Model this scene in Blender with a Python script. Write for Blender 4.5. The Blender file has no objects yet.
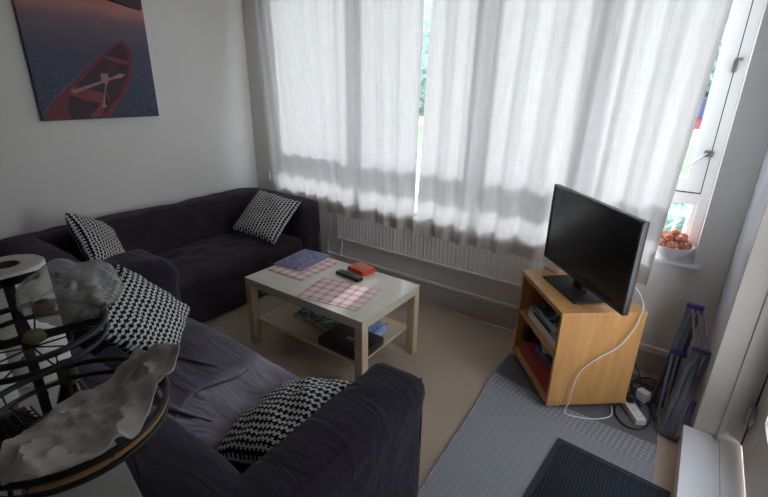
import bpy, bmesh, math, random
from mathutils import Vector, Matrix, noise, Euler
random.seed(4)
PI = math.pi
C = bpy.context.scene.collection
SC = bpy.context.scene

# ------------------------------------------------------------------ materials
def nodes(name):
    m = bpy.data.materials.new(name); m.use_nodes = True
    nt = m.node_tree; b = nt.nodes['Principled BSDF']
    return m, nt, b
def N(nt, typ, **kw):
    n = nt.nodes.new(typ)
    for k, v in kw.items():
        if k in n.inputs: n.inputs[k].default_value = v
        else: setattr(n, k, v)
    return n
def math_(nt, op, a, b=None):
    n = nt.nodes.new('ShaderNodeMath'); n.operation = op
    for i, v in enumerate((a, b)):
        if v is None: continue
        if isinstance(v, (int, float)): n.inputs[i].default_value = v
        else: nt.links.new(v, n.inputs[i])
    return n.outputs[0]
def ramp(nt, fac, stops, interp='LINEAR'):
    r = nt.nodes.new('ShaderNodeValToRGB'); r.color_ramp.interpolation = interp
    el = r.color_ramp.elements
    while len(el) < len(stops): el.new(0.5)
    for e, (p, c) in zip(el, stops): e.position = p; e.color = (*c, 1)
    nt.links.new(fac, r.inputs[0]); return r.outputs[0]
def mix(nt, fac, a, b):
    n = nt.nodes.new('ShaderNodeMix'); n.data_type = 'RGBA'
    for i, v in ((0, fac), (6, a), (7, b)):
        if isinstance(v, (int, float)): n.inputs[i].default_value = v
        elif isinstance(v, tuple): n.inputs[i].default_value = (*v, 1)
        else: nt.links.new(v, n.inputs[i])
    return n.outputs[2]
def bump(nt, b, h, s=.3, d=.01):
    n = nt.nodes.new('ShaderNodeBump'); n.inputs['Strength'].default_value = s; n.inputs['Distance'].default_value = d
    nt.links.new(h, n.inputs['Height']); nt.links.new(n.outputs[0], b.inputs['Normal'])
def coord(nt, kind='Object', scale=(1, 1, 1), rot=(0, 0, 0)):
    t = nt.nodes.new('ShaderNodeTexCoord'); mp = nt.nodes.new('ShaderNodeMapping')
    mp.inputs['Scale'].default_value = scale; mp.inputs['Rotation'].default_value = rot
    nt.links.new(t.outputs[kind], mp.inputs[0]); return mp.outputs[0]
def plain(name, col, rough=.6, var=.08, scale=12, bs=0, bd=.004, metal=0, stretch=(1, 1, 1), spec=.5, sheen=0, bscale=None):
    m, nt, b = nodes(name)
    v = coord(nt, 'Object', stretch)
    n = N(nt, 'ShaderNodeTexNoise', Scale=scale, Detail=4.0); nt.links.new(v, n.inputs['Vector'])
    lo = tuple(c * (1 - var) for c in col); hi = tuple(min(1, c * (1 + var)) for c in col)
    nt.links.new(ramp(nt, n.outputs['Fac'], [(.3, lo), (.7, hi)]), b.inputs['Base Color'])
    b.inputs['Roughness'].default_value = rough; b.inputs['Metallic'].default_value = metal
    b.inputs['Specular IOR Level'].default_value = spec
    if sheen: b.inputs['Sheen Weight'].default_value = sheen; b.inputs['Sheen Roughness'].default_value = .5
    if bs:
        h = n.outputs['Fac']
        if bscale:
            n2 = N(nt, 'ShaderNodeTexNoise', Scale=bscale, Detail=3.0); nt.links.new(v, n2.inputs['Vector']); h = n2.outputs['Fac']
        bump(nt, b, h, bs, bd)
    return m

M = {}
M['wall'] = plain('painted_wall', (.78, .765, .73), .75, .02, 3, .05, bscale=90)
M['backwall'] = plain('bounce_darkened_wall', (.16, .14, .12), .7, .05, 3)  # unseen wall, darkened to cut light bounced back into the room
M['ceiling'] = plain('ceiling_paint', (.58, .57, .56), .8, .02, 3)
M['gloss'] = plain('white_gloss_paint', (.82, .825, .84), .22, .02, 5)
M['shiny'] = plain('window_tinted_white_paint', (.84, .87, .93), .16, .02, 5, spec=.9)  # white paint with the window's bluish reflection put into its colour
M['upvc'] = plain('white_frame_paint', (.92, .93, .94), .3, .02, 5)
M['cream'] = plain('cream_painted_wood', (.52, .49, .44), .45, .05, 6)
M['rad'] = plain('radiator_enamel', (.86, .85, .83), .4, .03, 6)
M['skirt'] = plain('skirting_paint', (.58, .55, .50), .5, .06, 6)
M['seal'] = plain('dark_seal_gap', (.02, .02, .022), .7)
M['black'] = plain('black_plastic', (.014, .014, .016), .35)
M['dblack'] = plain('matt_black', (.012, .012, .013), .6, .2, 40, .1)
M['iron'] = plain('black_iron', (.012, .012, .012), .5, .2, 60, .1)
M['grey_metal'] = plain('brushed_grey', (.35, .36, .38), .35, .05, 30, metal=.8)
M['bezel'] = plain('dark_silver_bezel', (.04, .04, .043), .35, .05, 30)
M['steel'] = plain('window_stay_steel', (.6, .6, .62), .3, .05, 30, metal=.9)
M['lacktop'] = plain('birch_foil_top_lit', (.60, .56, .46), .22, .05, 5, stretch=(1, 9, 9), spec=.9)  # same foil as the legs, paler to colour in the window's reflection
M['lack'] = plain('birch_foil', (.56, .44, .29), .32, .06, 5, stretch=(1, 9, 9), spec=.45)
M['bevelply'] = plain('beech_edge', (.66, .45, .24), .4, .05, 6, stretch=(1, 1, 1))
M['paper'] = plain('paper', (.6, .6, .58), .7, .03, 10)
M['redcard'] = plain('red_card', (.32, .03, .03), .5, .1, 12)
M['bluecard'] = plain('blue_card', (.05, .11, .26), .45, .15, 12)
M['whiteplastic'] = plain('white_plastic', (.72, .72, .70), .4, .02, 8)
M['purple'] = plain('purple_plastic', (.06, .03, .20), .4, .1, 12)
M['airer'] = plain('grey_blue_tube', (.075, .085, .115), .38, .08, 10)
M['airer_rod'] = plain('silver_rod', (.36, .37, .44), .3, .05, 10, metal=.6)
M['counter'] = plain('pale_worktop', (.50, .50, .47), .5, .03, 5)
M['tan'] = plain('bamboo_board', (.42, .23, .10), .55, .15, 6, stretch=(1, 8, 1))
M['kraft'] = plain('pale_paper_bag', (.56, .52, .49), .8, .06, 9, .25, .004, bscale=40)
M['tissue'] = plain('kitchen_paper', (.64, .64, .62), .9, .04, 60, .4, .003, bscale=120)
M['darkboard'] = plain('walnut_board', (.20, .10, .05), .55, .25, 6, stretch=(1, 8, 1))
M['brown'] = plain('brown_card_core', (.16, .10, .05), .8)
M['bottle'] = plain('dark_bottle_glass', (.015, .02, .018), .15)
M['foil'] = plain('olive_foil', (.08, .09, .03), .45)
M['onion'] = plain('onion_skin', (.20, .09, .04), .5, .2, 25)
M['yellow'] = plain('yellow_green_skin', (.20, .19, .07), .6, .3, 20)
M['redfood'] = plain('reddish_wrapper', (.22, .07, .055), .5, .3, 20)
M['cerbowl'] = plain('white_glazed_bowl', (.8, .8, .82), .15, .02, 10)

def sofa_mat(name, col):
    m, nt, b = nodes(name)
    v = coord(nt)
    n1 = N(nt, 'ShaderNodeTexNoise', Scale=2.5, Detail=5.0); nt.links.new(v, n1.inputs['Vector'])
    n2 = N(nt, 'ShaderNodeTexNoise', Scale=350.0, Detail=2.0); nt.links.new(v, n2.inputs['Vector'])
    n3 = N(nt, 'ShaderNodeTexNoise', Scale=9.0, Detail=3.0, Distortion=1.2)
    mp = coord(nt, 'Object', (.5, 1.6, 1)); nt.links.new(mp, n3.inputs['Vector'])
    c = ramp(nt, n1.outputs['Fac'], [(.3, tuple(x * .8 for x in col)), (.75, tuple(x * 1.25 for x in col))])
    nt.links.new(c, b.inputs['Base Color']); b.inputs['Roughness'].default_value = .95
    b.inputs['Specular IOR Level'].default_value = .12
    b.inputs['Sheen Weight'].default_value = .13; b.inputs['Sheen Tint'].default_value = (.8, .8, 1, 1)
    h = math_(nt, 'ADD', math_(nt, 'MULTIPLY', n2.outputs['Fac'], .06), n3.outputs['Fac'])
    bump(nt, b, h, .8, .016)
    return m
M['sofa'] = sofa_mat('dark_navy_brown_cotton', (.032, .025, .031))
M['sofa2'] = sofa_mat('charcoal_violet_cotton', (.031, .027, .037))
M['seat_lit'] = sofa_mat('lit_violet_grey_cotton', (.125, .112, .140))  # sofa cloth made paler to paint in the light on the seat

def wood_stand():
    m, nt, b = nodes('honey_beech_veneer')
    v = coord(nt, 'Object', (6, 6, .7))
    n = N(nt, 'ShaderNodeTexNoise', Scale=5.0, Detail=6.0, Roughness=.6, Distortion=.6); nt.links.new(v, n.inputs['Vector'])
    nt.links.new(ramp(nt, n.outputs['Fac'], [(.3, (.50, .245, .075)), (.7, (.63, .335, .115))]), b.inputs['Base Color'])
    b.inputs['Roughness'].default_value = .38
    return m
M['beech'] = wood_stand()

def hound():
    m, nt, b = nodes('houndstooth_weave')
    t = nt.nodes.new('ShaderNodeTexCoord'); s = nt.nodes.new('ShaderNodeSeparateXYZ'); nt.links.new(t.outputs['UV'], s.inputs[0])
    a = math_(nt, 'MULTIPLY', s.outputs[0], 16.0)
    row = math_(nt, 'MODULO', math_(nt, 'FLOOR', a), 2.0)
    bb = math_(nt, 'ADD', math_(nt, 'MULTIPLY', s.outputs[1], 17.0), math_(nt, 'MULTIPLY', row, .5))
    sq = math_(nt, 'LESS_THAN', math_(nt, 'FRACT', bb), .5)
    half = math_(nt, 'ADD', math_(nt, 'MULTIPLY', sq, .26), .13)
    d = math_(nt, 'ABSOLUTE', math_(nt, 'SUBTRACT', math_(nt, 'FRACT', a), .5))
    k = math_(nt, 'LESS_THAN', d, half)
    nt.links.new(mix(nt, k, (.62, .62, .60), (.012, .013, .018)), b.inputs['Base Color'])
    b.inputs['Roughness'].default_value = .9; b.inputs['Specular IOR Level'].default_value = .1
    n = N(nt, 'ShaderNodeTexNoise', Scale=120.0); nt.links.new(t.outputs['UV'], n.inputs['Vector'])
    bump(nt, b, n.outputs['Fac'], .3, .003)
    return m
M['hound'] = hound()

def carpet():
    m, nt, b = nodes('beige_carpet')
    v = coord(nt)
    n = N(nt, 'ShaderNodeTexNoise', Scale=260.0, Detail=2.0); nt.links.new(v, n.inputs['Vector'])
    n2 = N(nt, 'ShaderNodeTexNoise', Scale=1.6, Detail=3.0); nt.links.new(v, n2.inputs['Vector'])
    c1 = ramp(nt, n.outputs['Fac'], [(.3, (.35, .27, .20)), (.7, (.52, .42, .33))])
    c2 = ramp(nt, n2.outputs['Fac'], [(.3, (.40, .31, .235)), (.7, (.48, .39, .305))])
    nt.links.new(mix(nt, .5, c1, c2), b.inputs['Base Color']); b.inputs['Roughness'].default_value = 1
    b.inputs['Specular IOR Level'].default_value = .1
    bump(nt, b, n.outputs['Fac'], .6, .006)
    return m
M['carpet'] = carpet()

def weave(name, c1, c2, sx, sy, rot=0, bs=.6, diamond=False):
    m, nt, b = nodes(name)
    v = coord(nt, 'Object', (1, 1, 1), (0, 0, rot))
    s = nt.nodes.new('ShaderNodeSeparateXYZ'); nt.links.new(v, s.inputs[0])
    x = math_(nt, 'SINE', math_(nt, 'MULTIPLY', s.outputs[0], 2 * PI / sx))
    y = math_(nt, 'SINE', math_(nt, 'MULTIPLY', s.outputs[1], 2 * PI / sy))
    p = math_(nt, 'MULTIPLY', x, y) if diamond else math_(nt, 'ADD', math_(nt, 'MULTIPLY', x, .35), math_(nt, 'MULTIPLY', y, .65))
    f = math_(nt, 'ADD', math_(nt, 'MULTIPLY', p, .5), .5)
    nz = N(nt, 'ShaderNodeTexNoise', Scale=3.0, Detail=3.0); nt.links.new(v, nz.inputs['Vector'])
    col = mix(nt, f, c1, c2)
    col2 = mix(nt, math_(nt, 'MULTIPLY', nz.outputs['Fac'], .25), col, tuple(c * .6 for c in c1))
    nt.links.new(col2, b.inputs['Base Color']); b.inputs['Roughness'].default_value = .95; b.inputs['Specular IOR Level'].default_value = .15
    bump(nt, b, f, bs, .004)
    return m
M['rug'] = weave('grey_woven_rug', (.25, .255, .275), (.33, .335, .355), .03, .0165, .1, .4)
M['rugband'] = weave('grey_diamond_weave', (.20, .205, .22), (.40, .405, .425), .034, .034, .95, .6, True)
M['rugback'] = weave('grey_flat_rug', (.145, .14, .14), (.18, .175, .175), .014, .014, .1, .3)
M['doormat'] = weave('charcoal_ribbed_mat', (.017, .020, .028), (.038, .044, .058), .5, .013, 1.48, .7)
M['doormat_edge'] = plain('charcoal_rubber', (.022, .026, .036), .7, .1, 30)

def curtain_mat(name='off_white_linen', lo=(.64, .62, .605), hi=(.735, .715, .70), tf=.225):
    m = bpy.data.materials.new(name); m.use_nodes = True; nt = m.node_tree; nt.nodes.clear()
    out = nt.nodes.new('ShaderNodeOutputMaterial')
    v = coord(nt, 'Object', (260, 260, 9))
    n = N(nt, 'ShaderNodeTexNoise', Scale=1.0, Detail=3.0); nt.links.new(v, n.inputs['Vector'])
    v2 = coord(nt, 'Object', (6, 6, 240))
    n2 = N(nt, 'ShaderNodeTexNoise', Scale=1.0, Detail=3.0); nt.links.new(v2, n2.inputs['Vector'])
    f = math_(nt, 'ADD', math_(nt, 'MULTIPLY', n.outputs['Fac'], .7), math_(nt, 'MULTIPLY', n2.outputs['Fac'], .3))
    col = ramp(nt, f, [(.36, lo), (.6, hi)])
    d = nt.nodes.new('ShaderNodeBsdfDiffuse'); t = nt.nodes.new('ShaderNodeBsdfTranslucent')
    nt.links.new(col, d.inputs[0]); nt.links.new(col, t.inputs[0])
    mx = nt.nodes.new('ShaderNodeMixShader'); mx.inputs[0].default_value = tf
    nt.links.new(d.outputs[0], mx.inputs[1]); nt.links.new(t.outputs[0], mx.inputs[2])
    nt.links.new(mx.outputs[0], out.inputs[0])
    return m
M['curtain'] = curtain_mat()
M['hem'] = curtain_mat('folded_linen_hem', (.68, .63, .57), (.78, .73, .67), .16)

def thin(name, tint, rough, fac, diffuse=None):
    m = bpy.data.materials.new(name); m.use_nodes = True; nt = m.node_tree; nt.nodes.clear()
    out = nt.nodes.new('ShaderNodeOutputMaterial')
    tr = nt.nodes.new('ShaderNodeBsdfTransparent'); tr.inputs[0].default_value = (*tint, 1)
    g = nt.nodes.new('ShaderNodeBsdfGlossy'); g.inputs['Roughness'].default_value = rough
    mx = nt.nodes.new('ShaderNodeMixShader')
    lw = nt.nodes.new('ShaderNodeLayerWeight'); lw.inputs[0].default_value = .25
    nt.links.new(math_(nt, 'ADD', math_(nt, 'MULTIPLY', lw.outputs['Facing'], fac), .03), mx.inputs[0])
    nt.links.new(tr.outputs[0], mx.inputs[1]); nt.links.new(g.outputs[0], mx.inputs[2])
    last = mx.outputs[0]
    if diffuse:
        dd = nt.nodes.new('ShaderNodeBsdfDiffuse'); dd.inputs[0].default_value = (*diffuse[0], 1)
        m2 = nt.nodes.new('ShaderNodeMixShader')
        nz = N(nt, 'ShaderNodeTexNoise', Scale=18.0, Detail=4.0, Distortion=1.0); nt.links.new(coord(nt), nz.inputs['Vector'])
        nt.links.new(math_(nt, 'MULTIPLY', nz.outputs['Fac'], diffuse[1]), m2.inputs[0])
        nt.links.new(last, m2.inputs[1]); nt.links.new(dd.outputs[0], m2.inputs[2]); last = m2.outputs[0]
    nt.links.new(last, out.inputs[0])
    return m
M['glass'] = thin('window_glass', (.97, .98, .98), .02, .3)
M['bag'] = thin('clear_plastic_film', (.93, .93, .92), .22, .5, ((.55, .55, .54), .6))

def screen_mat():
    m, nt, b = nodes('tv_screen_glass')
    b.inputs['Base Color'].default_value = (.010, .010, .012, 1); b.inputs['Roughness'].default_value = .22
    b.inputs['Specular IOR Level'].default_value = .5
    return m
M['screen'] = screen_mat()

def gingham():
    m, nt, b = nodes('red_white_check')
    v = coord(nt, 'Object'); s = nt.nodes.new('ShaderNodeSeparateXYZ'); nt.links.new(v, s.inputs[0])
    def band(o, per, w): return math_(nt, 'LESS_THAN', math_(nt, 'FRACT', math_(nt, 'MULTIPLY', o, 1 / per)), w)
    f = math_(nt, 'ADD', math_(nt, 'MULTIPLY', band(s.outputs[0], .062, .36), .42), math_(nt, 'MULTIPLY', band(s.outputs[1], .062, .36), .42))
    f2 = math_(nt, 'ADD', math_(nt, 'MULTIPLY', band(s.outputs[0], .0155, .22), .14), math_(nt, 'MULTIPLY', band(s.outputs[1], .0155, .22), .14))
    nt.links.new(mix(nt, math_(nt, 'ADD', f, f2), (.74, .70, .69), (.62, .13, .14)), b.inputs['Base Color'])
    b.inputs['Roughness'].default_value = .5
    return m
M['check'] = gingham()

def printed(name, stops, scale, rough=.35, dist=2.0):
    m, nt, b = nodes(name)
    v = coord(nt)
    n = N(nt, 'ShaderNodeTexNoise', Scale=scale, Detail=5.0, Distortion=dist); nt.links.new(v, n.inputs['Vector'])
    nt.links.new(ramp(nt, n.outputs['Fac'], stops), b.inputs['Base Color']); b.inputs['Roughness'].default_value = rough
    return m
M['mag'] = printed('magazine_cover_blue', [(.32, (.05, .03, .13)), (.44, (.03, .05, .20)), (.5, (.16, .28, .58)), (.54, (.08, .03, .09)), (.66, (.24, .14, .20))], 22, dist=.6)
M['mag2'] = printed('magazine_cover_teal', [(.35, (.01, .015, .03)), (.48, (.03, .07, .09)), (.56, (.20, .36, .34)), (.66, (.5, .55, .55))], 11)
M['bluebox'] = printed('blue_pink_carton', [(.38, (.12, .22, .55)), (.5, (.30, .45, .75)), (.58, (.55, .6, .8)), (.66, (.6, .12, .25))], 16)
M['orange'] = plain('orange_red_card', (.62, .08, .02), .45, .12, 18)
M['orangedark'] = printed('orange_lid_print', [(.4, (.30, .04, .01)), (.55, (.65, .15, .03)), (.65, (.10, .03, .01))], 35)
M['potpourri'] = printed('dried_petals', [(.35, (.30, .06, .04)), (.5, (.55, .20, .12)), (.65, (.75, .45, .28))], 30, .8)

def canvas_mat():
    m, nt, b = nodes('dusk_lake_print')
    v = coord(nt, 'Object'); s = nt.nodes.new('ShaderNodeSeparateXYZ'); nt.links.new(v, s.inputs[0])
    nz = N(nt, 'ShaderNodeTexNoise', Scale=3.0, Detail=3.0); nt.links.new(coord(nt, 'Object', (1, 1, 4)), nz.inputs['Vector'])
    h = math_(nt, 'ADD', s.outputs[2], math_(nt, 'MULTIPLY', math_(nt, 'SUBTRACT', nz.outputs['Fac'], .5), .10))
    c = ramp(nt, h, [(0, (.035, .045, .085)), (.28, (.045, .055, .105)), (.46, (.075, .07, .125)), (.60, (.17, .11, .13)), (.68, (.42, .18, .15)), (.74, (.38, .14, .11)), (.80, (.22, .08, .09)), (.86, (.35, .16, .16)), (1, (.3, .2, .3))])
    vo = N(nt, 'ShaderNodeTexVoronoi', Scale=75.0); nt.links.new(coord(nt), vo.inputs['Vector'])
    spk = math_(nt, 'MULTIPLY', math_(nt, 'LESS_THAN', vo.outputs['Distance'], .22), math_(nt, 'LESS_THAN', h, .36))
    c2 = mix(nt, math_(nt, 'MULTIPLY', spk, .7), c, (.20, .23, .32))
    nt.links.new(c2, b.inputs['Base Color']); b.inputs['Roughness'].default_value = .6
    return m
M['canvas'] = canvas_mat()
for k, c in dict(canoe=(.13, .022, .035), canoe_in=(.035, .012, .025), canoe_seat=(.20, .035, .045), canoe_lip=(.10, .10, .16), paddle=(.34, .19, .18), shore=(.035, .02, .03)).items():
    M[k] = plain('print_' + k, c, .6, .15, 14)
M['leaf'] = printed('hazy_tree_leaves', [(.35, (.07, .14, .12)), (.5, (.16, .28, .23)), (.65, (.36, .48, .40))], 4, .9)  # pale bluish greens put outdoor haze into the leaf colour
M['grass'] = plain('lawn', (.07, .22, .05), .9, .3, 2)
M['path'] = plain('pale_paving', (.36, .36, .36), .9, .05, 2)
M['roof'] = plain('red_shed_roof', (.30, .08, .09), .8)
M['shed'] = plain('dark_shed_boards', (.05, .06, .14), .8)

# ------------------------------------------------------------------ mesh helpers
def obj(name, bm, m, parent=None, smooth=True, loc=None, kind=None, label=None):
    me = bpy.data.meshes.new(name)
    bmesh.ops.recalc_face_normals(bm, faces=bm.faces)
    bm.to_mesh(me); bm.free()
    me.materials.append(M[m] if isinstance(m, str) else m)
    if smooth:
        for p in me.polygons: p.use_smooth = True
        try: me.set_sharp_from_angle(angle=math.radians(38))
        except Exception: pass
    o = bpy.data.objects.new(name, me); C.objects.link(o)
    if parent: o.parent = parent
    if loc: o.location = loc
    if kind: o['kind'] = kind
    if label: o['label'] = label
    return o
def tag(o, label, cat, group=None, kind=None):
    o['label'] = label; o['category'] = cat
    if group: o['group'] = group
    if kind: o['kind'] = kind
    return o
def thing(name, label, cat, loc=(0, 0, 0), rz=0, group=None, rot=None):
    o = bpy.data.objects.new(name, None); C.objects.link(o); o.empty_display_size = .05
    o.location = loc; o.rotation_euler = rot if rot else (0, 0, rz)
    return tag(o, label, cat, group)
def struct(name, bm, m, smooth=False): return obj(name, bm, m, None, smooth, kind='structure')
def sempty(name, label=None):
    o = bpy.data.objects.new(name, None); C.objects.link(o); o['kind'] = 'structure'
    if label: o['label'] = label
    return o
def bm_(): return bmesh.new()
def box(bm, x0, x1, y0, y1, z0, z1, bev=0, mat=None):
    r = bmesh.ops.create_cube(bm, size=1)
    vs = r['verts']
    for v in vs:
        v.co = Vector(((x0 + x1) / 2 + v.co.x * (x1 - x0), (y0 + y1) / 2 + v.co.y * (y1 - y0), (z0 + z1) / 2 + v.co.z * (z1 - z0)))
    if bev:
        es = list({e for v in vs for e in v.link_edges})
        r2 = bmesh.ops.bevel(bm, geom=es, offset=bev, segments=2, affect='EDGES', profile=.7)
        vs = list({v for f in r2['faces'] for v in f.verts} | {v for v in vs if v.is_valid})
    if mat is not None:
        for v in vs: v.co = mat @ v.co
    return bm
def prism(bm, pts, z0, z1, bev=0):
    lo = [bm.verts.new((p[0], p[1], z0)) for p in pts]; hi = [bm.verts.new((p[0], p[1], z1)) for p in pts]
    n = len(pts); bm.faces.new(lo[::-1]); bm.faces.new(hi)
    for i in range(n): bm.faces.new((lo[i], lo[(i + 1) % n], hi[(i + 1) % n], hi[i]))
    if bev: bmesh.ops.bevel(bm, geom=[e for e in bm.edges], offset=bev, segments=2, affect='EDGES')
    return bm
def smoothpath(pts, k=6):
    P = [Vector(p) for p in pts]; out = []
    for i in range(len(P) - 1):
        a, b, c, d = P[max(i - 1, 0)], P[i], P[i + 1], P[min(i + 2, len(P) - 1)]
        for j in range(k):
            t = j / k
            out.append(.5 * ((2 * b) + (-a + c) * t + (2 * a - 5 * b + 4 * c - d) * t * t + (-a + 3 * b - 3 * c + d) * t ** 3))
    return out + [P[-1]]
def tube(bm, pts, r, n=8, closed=False, flat=None, radii=None):
    P = [Vector(p) for p in pts]; rings = []; m = len(P)
    up = Vector((0, 0, 1))
    for i, p in enumerate(P):
        if closed: d = P[(i + 1) % m] - P[(i - 1) % m]
        else: d = P[min(i + 1, m - 1)] - P[max(i - 1, 0)]
        d.normalize()
        s = d.cross(up)
        if s.length < .05: s = d.cross(Vector((1, 0, 0)))
        s.normalize(); t = s.cross(d)
        rr = radii[i] if radii else r
        a, b = (rr, rr) if not flat else flat
        rings.append([bm.verts.new(p + s * a * math.cos(2 * PI * k / n) + t * b * math.sin(2 * PI * k / n)) for k in range(n)])
    for i in range(m if closed else m - 1):
        A, B = rings[i], rings[(i + 1) % m]
        for k in range(n): bm.faces.new((A[k], A[(k + 1) % n], B[(k + 1) % n], B[k]))
    if not closed: bm.faces.new(rings[0][::-1]); bm.faces.new(rings[-1])
    return bm
def bar(bm, a, b, w, t, up=(0, 0, 1), bev=0):      # rectangular bar between two points, w sideways, t along up
    a, b = Vector(a), Vector(b); d = (b - a); L = d.length; d.normalize(); u = Vector(up)
    s = d.cross(u)
    if s.length < .01: s = d.cross(Vector((1, 0, 0)))
    s.normalize(); u = s.cross(d)
    mt = Matrix((( d.x, s.x, u.x, a.x), (d.y, s.y, u.y, a.y), (d.z, s.z, u.z, a.z), (0, 0, 0, 1)))
    return box(bm, 0, L, -w / 2, w / 2, -t / 2, t / 2, bev, mt)
def lathe(bm, prof, n=32, c=(0, 0, 0)):
    rings = []
    for r, z in prof:
        rings.append([bm.verts.new((c[0] + max(r, 1e-4) * math.cos(2 * PI * k / n), c[1] + max(r, 1e-4) * math.sin(2 * PI * k / n), c[2] + z)) for k in range(n)])
    for A, B in zip(rings, rings[1:]):
        for k in range(n): bm.faces.new((A[k], A[(k + 1) % n], B[(k + 1) % n], B[k]))
    return bm
def rbox(bm, x0, x1, y0, y1, z0, z1, r, step=.03, rz=None, puff=0, wr=0, seed=0, lean=0):
    """soft box: gridded faces, rounded edges, fabric wrinkles"""
    c = Vector(((x0 + x1) / 2, (y0 + y1) / 2, (z0 + z1) / 2)); h = Vector(((x1 - x0) / 2, (y1 - y0) / 2, (z1 - z0) / 2))
    n = [max(3, int(2 * h[i] / step)) for i in range(3)]
    cache = {}
    def vert(p):
        k = tuple(round(q, 5) for q in p)
        if k in cache: return cache[k]
        q = Vector([max(-h[i] + r, min(h[i] - r, p[i])) for i in range(3)])
        d = Vector(p) - q
        if d.length > 1e-6: d = d.normalized()
        w = q + d * r
        if puff:
            f = [max(0, 1 - (p[i] / h[i]) ** 2) for i in range(3)]
            w.z += puff * f[0] * f[1] * (1 if p[2] > 0 else -.2)
            w.x += puff * .5 * f[1] * f[2] * (1 if p[0] > 0 else -1); w.y += puff * .5 * f[0] * f[2] * (1 if p[1] > 0 else -1)
        wo = w + c
        if lean and w.y > 0: wo.y += lean * (1 - (wo.z - z0) / (z1 - z0)) * min(1, w.y / (h[1] * .5))
        if wr:
            s = Vector((wo.x * 1.6 + seed, wo.y * 3.2, wo.z * 4.0 + seed * 2))
            k1 = noise.noise(s); k2 = abs(noise.noise(s * 2.7 + Vector((7, 3, 1)))); k3 = noise.noise(Vector((wo.x * 9 + wo.y * 5, wo.y * 9 - wo.x * 4, wo.z * 7 + seed)))
            wo = wo + d * wr * (k1 * 1.1 - k2 * 1.2 + k3 * .5)
        v = bm.verts.new(wo); cache[k] = v; return v
    for ax in range(3):
        a, b = [(1, 2), (0, 2), (0, 1)][ax]
        for sgn in (-1, 1):
            for i in range(n[a]):
                for j in range(n[b]):
                    q = []
                    for (di, dj) in ((0, 0), (1, 0), (1, 1), (0, 1)):
                        p = [0, 0, 0]; p[ax] = sgn * h[ax]; p[a] = -h[a] + 2 * h[a] * (i + di) / n[a]; p[b] = -h[b] + 2 * h[b] * (j + dj) / n[b]
                        q.append(vert(p))
                    if len(set(q)) == 4:
                        try: bm.faces.new(q)
                        except ValueError: pass
    return bm
def cbox(name, dims, loc, rz, m, label=None, cat=None, group=None, bev=.002, parent=None, tilt=(0, 0)):
    w, d, h = dims
    o = obj(name, box(bm_(), -w / 2, w / 2, -d / 2, d / 2, 0, h, bev), m, parent)
    o.location = loc; o.rotation_euler = (tilt[0], tilt[1], rz)
    if label: tag(o, label, cat, group)
    return o

# ------------------------------------------------------------------ room shell
W = 3.63; YB = -4.4; H = 2.62; YD0, YD1 = -.52, -2.22; XD = 3.80
WX0, WX1, WZ0, WZ1 = .30, 3.463, .672, 2.42
struct('floor', box(bm_(), -.1, 3.95, YB, .3, -.08, 0), 'carpet')
struct('ceiling', box(bm_(), -.1, 3.95, YB, .3, H, H + .08), 'ceiling')
struct('wall_left', box(bm_(), -.12, 0, YB, .3, 0, H), 'wall')
b = bm_(); box(b, 0, WX0, 0, .28, 0, H); box(b, WX1, W, 0, .28, 0, H); box(b, WX0, WX1, 0, .28, 0, WZ0); box(b, WX0, WX1, 0, .28, WZ1, H)
struct('wall_window', b, 'wall')
b = bm_(); box(b, W, 3.95, -.50, .28, 0, H); box(b, W, 3.95, YB, YD1 - .02, 0, H); box(b, W, 3.95, YD1 - .02, -.50, 2.15, H)
struct('wall_right', b, 'wall')
struct('wall_back', box(bm_(), -.1, 3.95, YB - .1, YB, 0, H), 'backwall')
# door lining: cream jamb boards with moulded edges
b = bm_()
box(b, 3.612, 3.80, -.545, -.50, .0, 2.15, .003)
box(b, 3.700, 3.722, -.556, -.545, .09, 2.15, .004)
box(b, 3.612, 3.80, YD1 - .02, YD1 + .025, 0, 2.15, .003)
struct('trim_4', box(bm_(), 3.612, 3.634, -.499, -.001, .0, 2.15, .002), 'shiny', True)['label'] = 'white glossy side lining between the window wall and the door'
struct('trim_1', b, 'cream', True)['label'] = 'cream painted door lining with a moulded step'
b = bm_(); box(b, 3.575, 3.685, YD1 + .03, -.548, 0, .10, .004); box(b, 3.685, 3.712, YD1 + .03, -.548, 0, .088, .006); box(b, 3.712, 3.79, YD1 + .03, -.548, 0, .096, .004)
struct('trim_2', b, 'gloss', True)['label'] = 'white painted raised threshold below the glazed door'
# glazed door
door = sempty('door_1', 'white painted door with a tall glass pane')
b = bm_(); seal = bm_()
for (y0, y1) in ((-.552, -1.375), (-1.385, YD1 + .03)):
    y1_ = y1 + (.11 if y1 < -1.4 else .11)
    box(b, 3.788, 3.83, y0 - .195, y0, .105, 2.12, .004); box(b, 3.788, 3.83, y1, y1_, .105, 2.12, .004)
    box(b, 3.788, 3.83, y1_, y0 - .195, .105, .365, .004); box(b, 3.788, 3.83, y1_, y0 - .195, 1.98, 2.12, .004)
    if y1 > -1.5: obj('glass_pane', box(bm_(), 3.806, 3.812, y1 + .10, y0 - .185, .355, 1.99), 'glass', door, False)
    else: obj('light_blocking_panel', box(bm_(), 3.800, 3.815, y1 + .10, y0 - .185, .355, 1.99), 'cream', door, False)  # unseen leaf, closed in to keep door light off the foreground
obj('door_frame', b, 'cream', door)
y0 = -.552
obj('weather_seal', box(bm_(), 3.784, 3.796, y0 + .001, -.5475, .1, 2.1), 'seal', door, False)
hg = bm_()
box(hg, 3.775, 3.790, y0 - .06, y0 - .015, .24, .32, .002); tube(hg, [(3.772, y0 - .02, .225), (3.772, y0 - .02, .33)], .007); tube(hg, [(3.772, y0 - .04, .318), (3.768, y0 - .15, .325)], .005)
obj('hinge', hg, 'grey_metal', door)
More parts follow.
